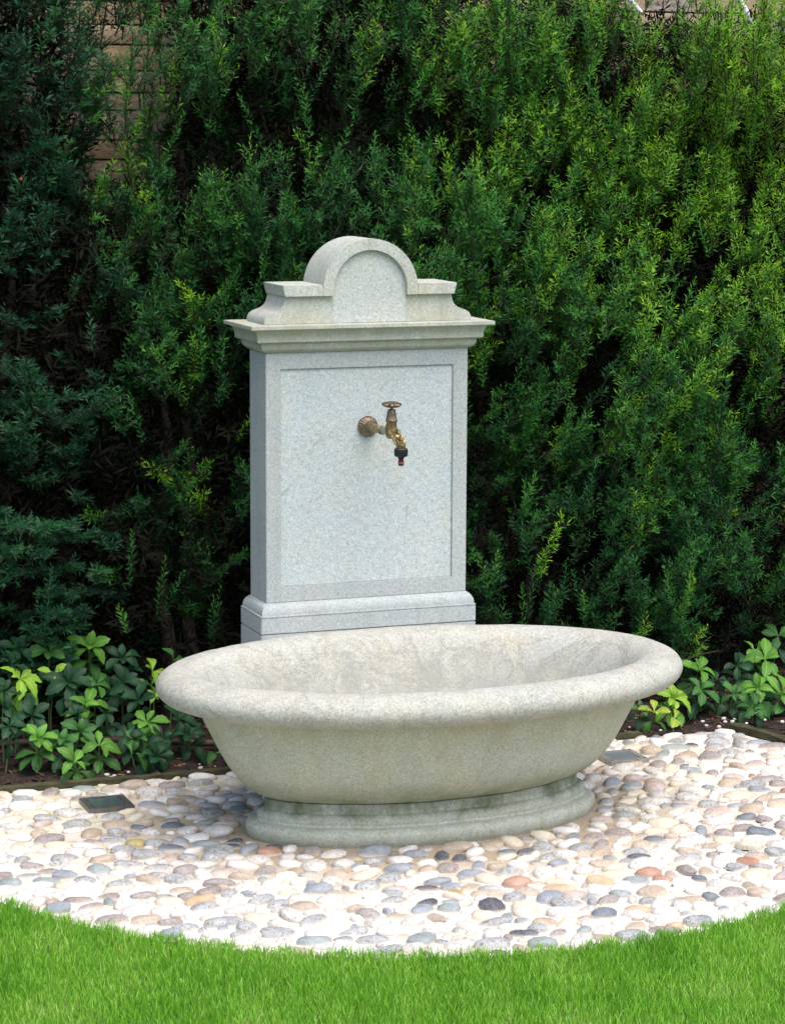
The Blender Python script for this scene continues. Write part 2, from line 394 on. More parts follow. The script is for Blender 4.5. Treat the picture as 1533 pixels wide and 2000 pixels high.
quad(g, *[(x, RC+.002, z_) for x, z_ in Ii])
bm_obj('shaft', g, M_SHAFT, stele, bevel=.0012)
# hammered panel, finely uneven
nx, nz = 120, 150; X, Zz = np.meshgrid(np.linspace(-MX+.0008, MX-.0008, nx), np.linspace(PZ0+.0008, PZ1-.0008, nz))
s1, s2 = SNoise(21, 25), SNoise(22, 140, 16)
Yp = RC-.0006+.00012*s1(X, 0, Zz)+.00022*s2(X, 0, Zz)
V = np.stack([X, Yp, Zz], -1).reshape(-1, 3); I = np.arange(nx*nz).reshape(nz, nx)
Fc = np.stack([I[:-1, :-1], I[:-1, 1:], I[1:, 1:], I[1:, :-1]], -1).reshape(-1, 4)
link('panel', np_mesh('panel', V, Fc, smooth=True), M_PANEL, stele)
bm_obj('bed_moulding', rect_loft([(0, 1.0128), (.0010, 1.0135), (.0045, 1.0150), (.0095, 1.0185), (.0130, 1.0235), (.0150, 1.0300), (.0158, 1.0365)], W, D), M_CROWN, stele, smooth=50)
bm_obj('cornice', rect_loft([(.0235, 1.0366), (.0235, 1.0385), (.0275, 1.0388), (.0275, 1.0410), (.0278, 1.0480), (.0290, 1.0560), (.0325, 1.0630), (.0370, 1.0675), (.0480, 1.0690), (.0480, 1.0775)], W, D), M_CROWN, stele, smooth=30, bevel=.0008)
og = [(.2505, 1.0777), (.2512, 1.083), (.2500, 1.090), (.2455, 1.0965), (.237, 1.1020), (.227, 1.1050), (.2185, 1.1085), (.2115, 1.1135), (.2065, 1.1200), (.2035, 1.1280), (.2022, 1.1345), (.2018, 1.1400)]
YB = D+.006
poly = og+[(-x, z_) for x, z_ in og[::-1]]
bm_obj('crown_body', extr_xz(poly, -.006, YB), M_CROWN, stele, smooth=40, bevel=.0008)
AC = 1.154; RO, RI = .1145, .0885; aa = [math.pi*i/40 for i in range(41)]
pts_o = [(RO, 1.1402)]+[(RO*math.cos(a), AC+RO*math.sin(a)) for a in aa]+[(-RO, 1.1402)]
pts_i = [(RI, 1.1402)]+[(RI*math.cos(a), AC+RI*math.sin(a)) for a in aa]+[(-RI, 1.1402)]
g = bmesh.new()
fo = [g.verts.new((x, -.018, z_)) for x, z_ in pts_o]; fi = [g.verts.new((x, -.018, z_)) for x, z_ in pts_i]
bo = [g.verts.new((x, YB, z_)) for x, z_ in pts_o]; bi = [g.verts.new((x, YB, z_)) for x, z_ in pts_i]
for i in range(len(fo)-1):
    g.faces.new((fo[i], fo[i+1], fi[i+1], fi[i])); g.faces.new((bo[i], bo[i+1], bi[i+1], bi[i]))
    g.faces.new((fo[i], fo[i+1], bo[i+1], bo[i])); g.faces.new((fi[i], fi[i+1], bi[i+1], bi[i]))
for k in (0, -1): g.faces.new((fo[k], fi[k], bi[k], bo[k]))
bm_obj('arch_ring', g, M_CROWN, stele, smooth=40, bevel=.0008)
bm_obj('arch_field', extr_xz([(x*.997, z_-(.0003 if z_ > 1.15 else 0)) for x, z_ in [(RI, 1.0785)]+pts_i+[(-RI, 1.0785)]], -.0066, YB-.004), M_FIELD, stele, smooth=40)
for s in (1, -1):
    pl = [(s*(RO+.0003), 1.1402), (s*.2045, 1.1402), (s*.2110, 1.1660), (s*(RO+.0003), 1.1660)]
    bm_obj('cap_slab', extr_xz(pl, -.018, YB), M_CROWN, stele, smooth=30, bevel=.0010)

# ================================================================== BASIN
A_, B_, BY = .5464, .3394, -.3671
basin = thing('stone_basin', 'oval beige stone basin with thick rolled rim on a moulded foot', 'basin', (0, BY, 0))
NP = 144
PH = np.linspace(0, 2*np.pi, NP, endpoint=False)
nxn, nyn = np.cos(PH)/A_, np.sin(PH)/B_; nn_ = np.hypot(nxn, nyn); nxn /= nn_; nyn /= nn_
hn = SNoise(31, 14); hn2 = SNoise(32, 60)
def ell(dl, z, k=1.0):
    x = (A_*np.cos(PH)+dl*nxn)*k; y = (B_*np.sin(PH)+dl*nyn)*k
    j = (.0012*hn(x, y, z)+.0005*hn2(x, y, z))
    return [(a, b, z_) for a, b, z_ in zip(x*(1+j), y*(1+j), np.full(NP, z)+j*.8)]
def prof_obj(name, levels, mat, cap0=False, cap1=False):
    return bm_obj(name, loops_bm([ell(*l) for l in levels], cap0, cap1), mat, basin, smooth=60)
def curve(pts, n):               # Catmull-Rom through the profile points
    P = np.array([pts[0]]+list(pts)+[pts[-1]], float); out = []
    for i in range(1, len(P)-2):
        for t in np.linspace(0, 1, n, endpoint=False):
            a, b_, c_, e = P[i-1:i+3]
            out.append(tuple(.5*((2*b_)+(-a+c_)*t+(2*a-5*b_+4*c_-e)*t*t+(-a+3*b_-3*c_+e)*t**3)))
    out.append(tuple(P[-2])); return out
TW, TH, TZ = .053, .036, .333
rimp = [(TW*math.cos(a), TZ+TH*math.sin(a)) for a in np.radians(np.linspace(-128, 150, 42))]
rim_in = rimp[-1]; rim_lo = rimp[0]
prof_obj('rim', [(rim_lo[0]-.012, rim_lo[1]+.002)]+rimp, M_BASIN)
prof_obj('bowl', curve([(-.030, .3030), (-.036, .290), (-.047, .262), (-.064, .228), (-.083, .190), (-.103, .155), (-.124, .128), (-.148, .106), (-.168, .0935), (-.181, .0885), (-.200, .087)], 4), M_BOWL)
inner = curve([(rim_in[0], rim_in[1]), (-.060, .336), (-.078, .310), (-.098, .272), (-.122, .236), (-.150, .205), (-.180, .186)], 5)
lev = [(d, z_, 1.0) for d, z_ in inner]
for k, z_ in ((.93, .180), (.82, .174), (.65, .169), (.45, .166), (.2, .165), (.06, .165)): lev.append((-.180, z_, k))
prof_obj('bowl_interior', lev, M_INT, False, True)
prof_obj('foot', [(-.20, .0870), (-.1800, .0868)]+curve([(-.1790, .080), (-.1800, .072), (-.1780, .066), (-.1700, .0635), (-.1640, .058), (-.1625, .050), (-.1640, .044), (-.1610, .0405), (-.1500, .0385), (-.1410, .033), (-.1375, .024), (-.1390, .012), (-.1450, .0)], 4)+[(-.147, -.01)], M_FOOT)

# ================================================================== TAP
M_BRASS, nt, b = new_mat('antique_brass'); p = pos(nt)
c = ramp(nt, noise(nt, p, 160, 4, .6), [(.3, (.15, .11, .05)), (.55, (.38, .29, .14)), (.75, (.60, .48, .26))])
nt.links.new(c, b.inputs['Base Color']); b.inputs['Metallic'].default_value = .9; b.inputs['Roughness'].default_value = .38
bump(nt, b, noise(nt, p, 260, 3, .6), .4, .0012)
M_BRONZE, nt, b = new_mat('brown_bronze'); p = pos(nt)
c = ramp(nt, noise(nt, p, 200, 4, .6), [(.3, (.09, .065, .045)), (.6, (.26, .20, .14)), (.75, (.46, .38, .29))])
nt.links.new(c, b.inputs['Base Color']); b.inputs['Metallic'].default_value = .85; b.inputs['Roughness'].default_value = .42
M_STEEL = simple('dull_steel', (.32, .31, .29), .35, .9)
M_BLACK = simple('black_plastic', (.018, .018, .022), .38, nz=(200, .7, 1.3))
M_RED = simple('red_rubber', (.55, .06, .04), .5)
tap = thing('garden_tap', 'small antique brass garden tap with black hose connector on the stone panel', 'tap', (0, 0, .838))
TY = -.152
def tp(name, bm, mat, parent=tap, smooth=40, **k):
    o = bm_obj(name, bm, mat, None, smooth=smooth, loc=(0, 0, .838), **k); o.parent = parent; o.location = (0, 0, 0) ; return o
ros = lathe_bm([(.0235, -.0045), (.0243, -.001), (.0238, .002, .03), (.0205, .0052, .05), (.0165, .0085, .05), (.0130, .0118, .04), (.0112, .0160, 0), (.0105, .02, 0)], (0, 0, .838), (0, -1, 0), 96, 20, 0)
tp('rosette', ros, M_BRONZE)
tp('pipe', lathe_bm([(.0104, .018), (.0098, .040), (.0092, .075), (.0088, .088)], (0, 0, .838), (0, -1, .03), 24), M_BRASS)
tp('collar', lathe_bm([(.0088, .087), (.0108, .0885), (.0112, .091), (.0096, .0925), (.0096, .095), (.0112, .0965), (.0108, .0995), (.0085, .1005)], (0, 0, .838), (0, -1, .03), 24), M_BRASS)
tp('nipple', lathe_bm([(.0086, .100), (.0090, .104), (.0090, .130), (.0086, .142)], (0, 0, .838), (0, -1, .03), 12), M_STEEL, smooth=20)
body = tp('valve_body', lathe_bm([(.0075, -.020), (.0098, -.0165, .02), (.0118, -.009, .07), (.0122, 0, .09), (.0116, .009, .08), (.0108, .0165, .03), (.0118, .019, 0)], (0, TY, .848), (0, -.12, 1), 72, 12, 0), M_BRASS)
tp('bonnet', lathe_bm([(.0125, 0), (.0136, .0015), (.0136, .004), (.0122, .0055, .04), (.0108, .014, .06), (.0090, .024, .06), (.0082, .0275, .02), (.0062, .0285)], (0, TY-.002, .866), (0, -.05, 1), 64, 14, 0), M_BRONZE)
tp('spindle', lathe_bm([(.0036, 0), (.0036, .012)], (0, TY-.003, .893), (0, -.04, 1), 12), M_BRASS)
tp('handwheel', lathe_bm([(.006, -.001), (.0150, -.001, .03), (.0200, .0015, .09), (.0212, .0045, .10), (.0195, .0075, .10), (.0130, .0098, .08), (.006, .0100, 0), (.004, .0085, 0)], (0, TY-.003, .9005), (0, -.05, 1), 84, 7, 0), M_BRONZE)
# acanthus spout sweeping forwards and down
sp_path = []; sp_r = []
for t in np.linspace(0, 1, 15):
    y = TY-.004-.060*t**.85; zz = .846-.004*t-.030*t**1.8
    sp_path.append((0, y, zz)); sp_r.append(.0108-.0018*t+.0013*math.sin(t*15))
tp('spout', tube_bm(sp_path, sp_r, 18), M_BRASS)
for t, l in ((.38, .011), (.72, .010)):
    y = TY-.004-.060*t**.85; zz = .846-.004*t-.030*t**1.8
    tp('leaf_scroll', tube_bm([(0, y, zz+.005), (0, y-.009, zz+.010), (0, y-.010-l*.6, zz+.0095), (0, y-.009-l*.8, zz+.005)], [.006, .0045, .0032, .0022], 10), M_BRASS)
for s in (1, -1):
    for t in (.18, .42, .66):
        y = TY-.004-.060*t**.85; zz = .846-.004*t-.030*t**1.8
        tp('acanthus_leaf', tube_bm([(s*.006, y+.008, zz+.007), (s*.0115, y, zz+.003), (s*.0115, y-.009, zz-.004), (s*.0085, y-.014, zz-.010)], [.001, .0034, .0028, .0008], 8), M_BRASS)
EY, EZ = TY-.064, .8125
tp('outlet', lathe_bm([(.0092, 0), (.0098, .003), (.0098, .010), (.0088, .013)], (0, EY, EZ), (0, -.15, 1), 24), M_BRASS)
hc = tp('hose_connector', lathe_bm([(.0125, -.0165), (.0145, -.014), (.0150, -.004, .03), (.0148, 0, .03), (.0125, .002)], (0, EY, EZ-.001), (0, 0, 1), 96, 24, .03), M_BLACK)
tp('connector_stem', lathe_bm([(.0058, -.038), (.0064, -.0365), (.0064, -.0285), (.0060, -.0265), (.0055, -.0245), (.0072, -.0205), (.0078, -.0165)], (0, EY, EZ), (0, 0, 1), 24), M_BLACK)
tp('seal_ring', lathe_bm([(.0062, -.0335), (.0071, -.033), (.0071, -.0305), (.0062, -.030)], (0, EY, EZ), (0, 0, 1), 24), M_RED)

# ================================================================== GROUND LIGHTS
M_FRAME = simple('dark_bronze_frame', (.16, .15, .145), .4, .6, nz=(80, .6, 1.4))
M_FRAME2 = simple('dusty_steel_frame', (.34, .33, .30), .55, .5, nz=(80, .7, 1.3))
M_LENS, nt, b = new_mat('dark_lens'); b.inputs['Base Color'].default_value = (.06, .085, .095, 1); b.inputs['Roughness'].default_value = .12
M_LENS2, nt, b = new_mat('dusty_lens'); b.inputs['Base Color'].default_value = (.16, .19, .20, 1); b.inputs['Roughness'].default_value = .3
LIGHTS = [(-.630, -.017, M_FRAME, M_LENS, 'dark square in-ground lamp set in cobbles left of the basin'),
          (.650, -.015, M_FRAME2, M_LENS2, 'dusty grey square in-ground lamp set in cobbles right of the basin')]
for x, y, mf, ml, lb in LIGHTS:
    t = thing('ground_lamp', lb, 'ground lamp', (x, y, 0), 'square lamps set in the cobbles')
    h = .052; q = .036
    g = bmesh.new(); zt = .011
    o4 = [(-h, -h), (h, -h), (h, h), (-h, h)]; i4 = [(-q, -q), (q, -q), (q, q), (-q, q)]
    for i in range(4):
        j = (i+1) % 4
        quad(g, (*o4[i], zt), (*o4[j], zt), (*i4[j], zt), (*i4[i], zt)); quad(g, (*o4[i], -.02), (*o4[j], -.02), (*o4[j], zt), (*o4[i], zt)); quad(g, (*i4[i], zt), (*i4[j], zt), (*i4[j], .002), (*i4[i], .002))
    bm_obj('frame', g, mf, t, bevel=.001)
    bm_obj('glass', box_bm(-q+.0006, q-.0006, -q+.0006, q-.0006, .001, .0098), ml, t, smooth=None)
    for sx_ in (-1, 1):
        for sy_ in (-1, 1): bm_obj('screw', lathe_bm([(.0032, 0), (.0032, .0012), (.0020, .0018)], (sx_*.044, sy_*.044, zt), (0, 0, 1), 10), M_STEEL, t)

# ================================================================== COBBLES
def stone_mat(i, lo, hi, speck=0, band=0):
    m, nt, b = new_mat('river_stone_%d' % i); p = pos(nt)
    oi = nt.nodes.new('ShaderNodeObjectInfo')
    c = mix(nt, ramp(nt, noise(nt, p, 22, 5, .6), [(.35, 0.0), (.65, 1.0)]), lo, hi)
    if speck:
        s = noise(nt, p, 190, 2, .7); c = mix(nt, speck, c, ramp(nt, s, [(.36, (.25, .25, .26)), (.47, 1.0), (.60, 1.0), (.7, 1.35)]), 'MULTIPLY')
    if band:
        w = N(nt, 'ShaderNodeTexWave', Scale=60.0, Distortion=6.0, Detail=2.0); nt.links.new(p, w.inputs['Vector'])
        c = mix(nt, band, c, ramp(nt, w.outputs['Fac'], [(.3, .55), (.7, 1.25)]), 'MULTIPLY')
    c = mix(nt, 1.0, c, ramp(nt, noise(nt, p, 60, 4, .7), [(.3, .82), (.7, 1.12)]), 'MULTIPLY')
    # pale mortar haze near the bed line
    z = sepz(nt)[2]; f = math_(nt, 'ADD', maprange(nt, z, .0, .006, .9, 0.0), math_(nt, 'MULTIPLY', noise(nt, p, 35, 4, .6), .25)); f = math_(nt, 'SUBTRACT', f, .18, True)
    c = mix(nt, f, c, (.66, .58, .46))
    nt.links.new(c, b.inputs['Base Color']); b.inputs['Roughness'].default_value = .55; b.inputs['Specular IOR Level'].default_value = .35
    bump(nt, b, noise(nt, p, 120, 3, .6), .35, .0018); return m
SM = [stone_mat(*a) for a in [
    (0, (.24, .265, .295), (.34, .36, .39), .3, 0), (1, (.13, .15, .175), (.20, .225, .25), .3, 0), (2, (.55, .52, .48), (.68, .65, .60), .6, 0),
    (3, (.60, .52, .40), (.68, .62, .50), .2, 0), (4, (.42, .335, .295), (.53, .44, .40), .3, 0), (5, (.40, .32, .24), (.52, .44, .35), .3, 0),
    (6, (.52, .34, .20), (.60, .47, .33), .2, 0), (7, (.28, .24, .225), (.38, .34, .32), .5, 0), (8, (.66, .64, .60), (.74, .72, .69), .15, 0),
    (9, (.30, .31, .31), (.46, .46, .45), .7, 0), (10, (.24, .28, .28), (.34, .38, .37), .3, 0), (11, (.36, .30, .12), (.50, .42, .20), .3, 0),
    (12, (.62, .58, .54), (.70, .66, .62), .4, .08), (13, (.09, .09, .11), (.17, .17, .19), .8, .5), (14, (.38, .20, .14), (.50, .31, .23), .2, 0)]]
SWT = [7, 2.5, 15, 10, 4.5, 9, 1.6, 7, 14, 14, 5, .6, 14, 1.5, .8]
def cobble_verts(seed):
    r = random.Random(seed); ns = SNoise(seed+500, 1.8, 8)
    bm = bmesh.new(); bmesh.ops.create_icosphere(bm, subdivisions=2, radius=1.0)
    P = np.array([v.co[:] for v in bm.verts]); Fi = np.array([[v.index for v in f.verts] for f in bm.faces]); bm.free()
    n = ns(P[:, 0], P[:, 1], P[:, 2]); e = r.uniform(.78, .98)
    P = np.sign(P)*np.abs(P)**e; P *= (1+.11*n)[:, None]; P[:, 0] *= 1+r.uniform(-.12, .12)*P[:, 1]
    keep = (P[Fi][:, :, 2].max(1) > -.45)
    return P, Fi[keep]
CV = [cobble_verts(s) for s in range(12)]
mesh_cache = {}
def cobble_mesh(v, mi):
    if (v, mi) not in mesh_cache:
        me = np_mesh('cobble', CV[v][0], CV[v][1], smooth=True); me.materials.append(SM[mi]); mesh_cache[(v, mi)] = me
    return mesh_cache[(v, mi)]
def foot_r(x, y):     # >1 outside the basin foot
    return np.hypot(x/(A_-.132), (y-BY)/(B_-.132))
stones = []; CIR = np.zeros((0, 3))
rs = random.Random(99)
for k in range(80000):
    ph_ = k/80000
    L = rs.uniform(.025, .040) if ph_ < .2 else (rs.uniform(.020, .030) if ph_ < .6 else rs.uniform(.013, .021))
    Wd = L*rs.uniform(.45, .82); x = rs.uniform(-1.1, 1.1); y = rs.uniform(-1.3, EDGE_Y)
    a = rs.gauss(.0, .55) if rs.random() < .8 else rs.uniform(0, math.pi)
    if not in_paving(x, y, Wd*1.02): continue
    if foot_r(x, y) < 1.0+Wd*.80/.22: continue
    if abs(x) < W+.04+L and y > -.03-Wd and y > -.2 and abs(x) < W+.03: continue
    if any(abs(x-lx) < .055+L*.9 and abs(y-ly) < .055+Wd*.9 for lx, ly, *_ in LIGHTS): continue
    o = L-Wd; cs = np.array([[x+t*o*math.cos(a), y+t*o*math.sin(a), Wd] for t in (-1, 0, 1)])
    if len(CIR):
        dd = np.hypot(CIR[:, None, 0]-cs[None, :, 0], CIR[:, None, 1]-cs[None, :, 1])-(CIR[:, None, 2]+Wd)*(.90 if ph_ < .5 else .93)
        if (dd < 0).any(): continue
    CIR = np.vstack([CIR, cs]); mi = rs.choices(range(len(SM)), SWT)[0]
    # set a little deeper in the bed towards the lawn
    stones.append((x, y, a, L, Wd, mi, rs.randrange(12)))
print('cobbles', len(stones))
def screen(x, y):
    v = np.array([x-CX, y-CY, -CZ]); zz = v@d_; return 766.5+F*(v@R2)/zz, 1000-F*(v@U2)/zz, F/zz
def vis(s):
    px, py, m = screen(s[0], s[1]); ins = (-30 < px < 1563) and (py < 2000)
    ins &= not (-.12 > s[1] > -.5 and abs(s[0]) < .4) and not (s[1] > -.25 and abs(s[0]) < .42)
    return (1 if ins else 0)*1e3+s[3]*s[4]*m*m
order = sorted(range(len(stones)), key=lambda i: -vis(stones[i]))
far = []
def cob_matrix(s):
    x, y, a, L, Wd, mi, v = s; r = random.Random(int((x+3)*1e5+(y+3)*1e3))
    hz = .43*Wd+r.uniform(.002, .005); sink = r.uniform(-.002, .0035)
    return Matrix.LocRotScale((x, y, sink), Matrix.Rotation(a, 3, 'Z') @ Matrix.Rotation(r.gauss(0, .10), 3, 'X') @ Matrix.Rotation(r.gauss(0, .10), 3, 'Y'), (L*1.0, Wd*1.02, hz))
for rank, i in enumerate(order):
    if rank < 300:
        s = stones[i]; o = link('cobble', cobble_mesh(s[6], s[5]), None, paving); o.matrix_basis = cob_matrix(s)
    else: far.append(stones[i])
VV, FF, MI, off = [], [], [], 0
for s in far:
    P, Fi = CV[s[6]]; m4 = np.array(cob_matrix(s)); Q = P@m4[:3, :3].T+m4[:3, 3]
    VV.append(Q); FF.append(Fi+off); MI += [s[5]]*len(Fi); off += len(P)
me = np_mesh('far_cobbles', np.vstack(VV), np.vstack(FF), smooth=True)
for m in SM: me.materials.append(m)
me.polygons.foreach_set('material_index', np.array(MI, np.int32)); me.update()
link('small_cobbles', me, None, paving, kind='stuff')

# white crumbs and pale stones lying on the soil
M_PEB = simple('white_pebble', (.62, .60, .55), .6, nz=(90, .7, 1.1))
V, Fc = [], []; off = 0
for k in range(34):
    x, y = (rs.uniform(.6, 1.35), rs.uniform(.19, .3)) if k < 22 else (rs.uniform(-.9, -.3), rs.uniform(.2, .28))
    P, Fi = CV[k % 12]; sz = rs.uniform(.002, .0055)
    V.append(P*np.array([sz*1.3, sz, sz*.8])+np.array([x, y, .004])); Fc.append(Fi+off); off += len(P)
link('pebble_crumbs', np_mesh('pebble_crumbs', np.vstack(V), np.vstack(Fc), smooth=True), M_PEB, kind='stuff', label='white pebble crumbs scattered on the dark soil', category='pebbles')

# irrigation hose in the bed
M_HOSE = simple('brown_drip_hose', (.10, .055, .045), .6, nz=(30, .7, 1.3))
hp = [(-1.7, .62), (-1.2, .58), (-.76, .545), (-.5, .46), (-.22, .375), (.1, .38), (.5, .43), (.85, .49), (1.14, .475), (1.27, .30), (1.36, .0), (1.4, -.2)]
pp = curve(hp, 8)
bm_obj('drip_hose', tube_bm([(x, y, .028+.006*math.sin(x*9)) for x, y in pp], .0085, 10), M_HOSE, smooth=60, label='reddish brown irrigation hose lying along the soil bed under the plants', category='hose')

# ================================================================== PACHYSANDRA
def leaf_mat(name, col, col2, rough=.5):
    m, nt, b = new_mat(name); tc = nt.nodes.new('ShaderNodeTexCoord'); oi = nt.nodes.new('ShaderNodeObjectInfo')
    s = nt.nodes.new('ShaderNodeSeparateXYZ'); nt.links.new(tc.outputs['Object'], s.inputs[0])
    ay = math_(nt, 'ABSOLUTE', s.outputs[1])
    mid = maprange(nt, ay, .0006, .0016, 1.0, 0.0)
    vv = math_(nt, 'SINE', math_(nt, 'MULTIPLY', math_(nt, 'SUBTRACT', s.outputs[0], math_(nt, 'MULTIPLY', ay, 1.1)), 900))
    ve = math_(nt, 'MULTIPLY', maprange(nt, vv, .75, 1.0), .35)
    c = mix(nt, noise(nt, pos(nt), 40, 3), col, col2)
    c = mix(nt, math_(nt, 'MULTIPLY', math_(nt, 'MAXIMUM', mid, ve), .5), c, tuple(min(1, v*1.7) for v in col2))
    c = mix(nt, 1.0, c, ramp(nt, oi.outputs['Random'], [(0, .75), (1, 1.2)]), 'MULTIPLY')
    nt.links.new(c, b.inputs['Base Color']); b.inputs['Roughness'].default_value = rough; b.inputs['Specular IOR Level'].default_value = .3
    tr = nt.nodes.new('ShaderNodeBsdfTranslucent'); nt.links.new(c, tr.inputs[0])
    ms = nt.nodes.new('ShaderNodeMixShader'); ms.inputs[0].default_value = .28
    nt.links.new(b.outputs[0], ms.inputs[1]); nt.links.new(tr.outputs[0], ms.inputs[2]); nt.links.new(ms.outputs[0], nt.nodes['Material Output'].inputs[0])
    bump(nt, b, ve, .25, .002)
    return m
LM = {'lime': leaf_mat('leaf_lime', (.19, .38, .035), (.27, .46, .05)), 'bright': leaf_mat('leaf_bright', (.09, .25, .035), (.14, .33, .045)),
      'mid': leaf_mat('leaf_mid', (.035, .13, .028), (.06, .175, .035)), 'dark': leaf_mat('leaf_dark', (.012, .052, .022), (.022, .08, .03)),
      'yellow': leaf_mat('leaf_yellow_green', (.28, .38, .05), (.33, .42, .07))}
def leaf_mesh(kind, var):
    rows = [(0, .0012), (.10, .0018), (.22, .0035), (.36, .0065), (.50, .0090), (.60, .0108), (.66, .0100), (.74, .0112), (.80, .0088), (.88, .0082), (.93, .0050), (1.0, .0003)]
    L = .046; V = []; F = []
    r = random.Random(var*7+1); cu = r.uniform(.35, .95); tw = r.uniform(-.2, .2)
    for t, w in rows:
        x = L*t; zc = cu*L*(t-.0)*(1-t)*1.0-.25*cu*L*t*t
        w2 = w*r.uniform(.95, 1.07)
        for s, fz in ((-1, .24), (-.5, .10), (0, 0), (.5, .10), (1, .24)):
            V.append((x-abs(s)*w2*.15, s*w2, zc+fz*w2*1.5+s*w2*tw*t+(.0006*math.sin(t*22+s*3) if abs(s) == 1 else 0)))
    for i in range(len(rows)-1):
        for j in range(4): a = i*5+j; F.append((a, a+1, a+6, a+5))
    me = np_mesh('leaf', np.array(V), np.array(F), smooth=True); me.materials.append(LM[kind]); return me
leaf_cache = {(k, v): leaf_mesh(k, v) for k in LM for v in range(3)}
M_STEM = simple('green_stem', (.10, .14, .05), .6)
NEXT = {'lime': 'bright', 'bright': 'mid', 'mid': 'dark', 'dark': 'dark', 'yellow': 'mid'}
def pachy(px, py, depth, kind, nleaf, size, label, tiers=2, group='glossy ground cover plants in the soil bed', lean=None):
    r = random.Random(int(px*31+py*17)); P = at(px, py, depth)
    if P.z < .03: P.z = .03
    bx, by_ = P.x+r.uniform(-.02, .02), P.y+r.uniform(.0, .03)
    t = thing('pachysandra_plant', label, 'plant', (bx, by_, -.01), group)
    path = [Vector((0, 0, 0)), Vector((P.x-bx, P.y-by_, P.z+.01))*.55+Vector((r.uniform(-.006, .006), .004, 0)), Vector((P.x-bx, P.y-by_, P.z+.01))]
    bm_obj('stem', tube_bm(path, [.0022, .0019, .0014], 6), M_STEM, t, smooth=60)
    for k in range(tiers+(1 if tiers > 1 and kind == 'bright' else 0)):
        c = path[-1].lerp(path[1], min(1, k*.032/max(.03, P.z*.45))) if k else path[-1]
        tilt = Matrix.Rotation(math.radians(r.uniform(30, 50) if k == 0 else r.uniform(15, 32)), 3, 'X') @ Matrix.Rotation(r.uniform(-.3, .3), 3, 'Y')
        kd = kind if k == 0 else NEXT[kind]; n = nleaf if k == 0 else nleaf-1; a0 = r.uniform(0, 6.28)
        for i in range(n):
            me = leaf_cache[(kd, r.randrange(3))]
            o = link('leaf', me, None, t)
            a = a0+2*math.pi*i/n+r.uniform(-.25, .25)
            el = r.uniform(-.15, .65) if k == 0 else r.uniform(-.55, .10)
            if k == 0 and i % 3 == 2: el += .45
            s = 1.06*size*r.uniform(.8, 1.12)*(1 if k == 0 else 1.05)*(.75 if (k == 0 and i % 3 == 2) else 1)
            o.matrix_basis = Matrix.LocRotScale(c, (tilt @ Matrix.Rotation(a, 3, 'Z') @ Matrix.Rotation(-el, 3, 'Y') @ Matrix.Rotation(r.uniform(-.35, .35), 3, 'X')), (s, s, s))
PL = [ # px, py, kind, leaves, size, label
 (97, 1275, 'mid', 6, 1.25, 'large mid green plant, left of the two tallest under the left yew'),
 (175, 1267, 'bright', 7, 1.25, 'tallest bright green rosette near the hedge, upper left bed'),
 (23, 1299, 'dark', 5, 1.0, 'dark bluish plant just above the lime rosette at left edge'),
 (38, 1328, 'lime', 7, 1.2, 'big lime green rosette at the left edge of the photo'),
 (135, 1335, 'dark', 8, 1.25, 'dark bluish green rosette with many leaves in middle of left bed'),
 (106, 1319, 'lime', 3, .8, 'few upright lime leaves beside the dark bluish rosette'),
 (188, 1338, 'mid', 5, 1.05, 'mid green plant below the tallest bright rosette'),
 (241, 1335, 'dark', 7, 1.1, 'dark green rosette between basin rim and tall bright plant'),
 (297, 1313, 'lime', 4, .9, 'small lime rosette touching the left end of the basin rim'),
 (169, 1382, 'bright', 7, 1.2, 'bright layered rosette in the centre of the left bed'),
 (238, 1287, 'dark', 6, 1.05, 'almost black green plant at the back, right of tallest rosette'),
 (301, 1363, 'lime', 3, .55, 'tiny lime shoot beside the basin rim'),
 (272, 1369, 'dark', 6, 1.0, 'dark leafy plant under the tiny lime shoot'),
 (288, 1413, 'bright', 6, 1.1, 'bright rosette low beside the basin, left bed'),
 (350, 1407, 'dark', 6, 1.0, 'dark green rosette directly under the basin rim left end'),
 (75, 1444, 'bright', 7, 1.1, 'bright rosette low at left, nearest the cobbles lamp side'),
 (122, 1450, 'mid', 6, 1.0, 'mid green plant between two bright low rosettes'),
 (156, 1430, 'mid', 5, 1.0, 'mid green plant under the central layered rosette'),
 (194, 1457, 'bright', 6, 1.1, 'bright six leaved rosette in front of the brown hose'),
 (307, 1479, 'dark', 7, 1.05, 'dark crumpled rosette low in front of the hose near basin'),
 (250, 1438, 'dark', 6, 1.0, 'dark small plant above the hose, left of bright low rosette'),
 (144, 1492, 'bright', 4, 1.05, 'low bright plant with drooping leaves closest to the left edging'),
 (63, 1400, 'dark', 7, 1.1, 'dark plant beneath the big lime rosette'),
 (18, 1420, 'dark', 6, 1.0, 'dark plant cut by the left edge, above the hose'),
 (338, 1290, 'mid', 3, .8, 'single pale green leaf cluster behind the basin rim, left'),
 (420, 1476, 'mid', 3, 1.0, 'sparse mid green sprig under the basin belly'),
 (370, 1438, 'dark', 6, 1.0, 'very dark plant in the shade under the basin rim'),
 (8, 1352, 'dark', 6, 1.0, 'dark plant partly outside the left edge, below lime rosette'),
 (206, 1393, 'dark', 6, 1.0, 'dark plant right of the central layered rosette'),
 (34, 1268, 'dark', 5, 1.0, 'shaded dark plant in the far upper left corner of the bed'),
 (258, 1472, 'mid', 2, 1.1, 'lone mid green leaf pair lying on the hose'),
 (275, 1446, 'mid', 4, .9, 'small mid green plant below the bright rosette beside basin'),
 (130, 1292, 'dark', 6, 1.0, 'dark plant behind, between the two tallest rosettes'),
 (150, 1400, 'dark', 6, .95, 'dark plant left of the central layered rosette stem'),
 (320, 1440, 'dark', 5, .9, 'dark plant between bright low rosette and basin belly')]
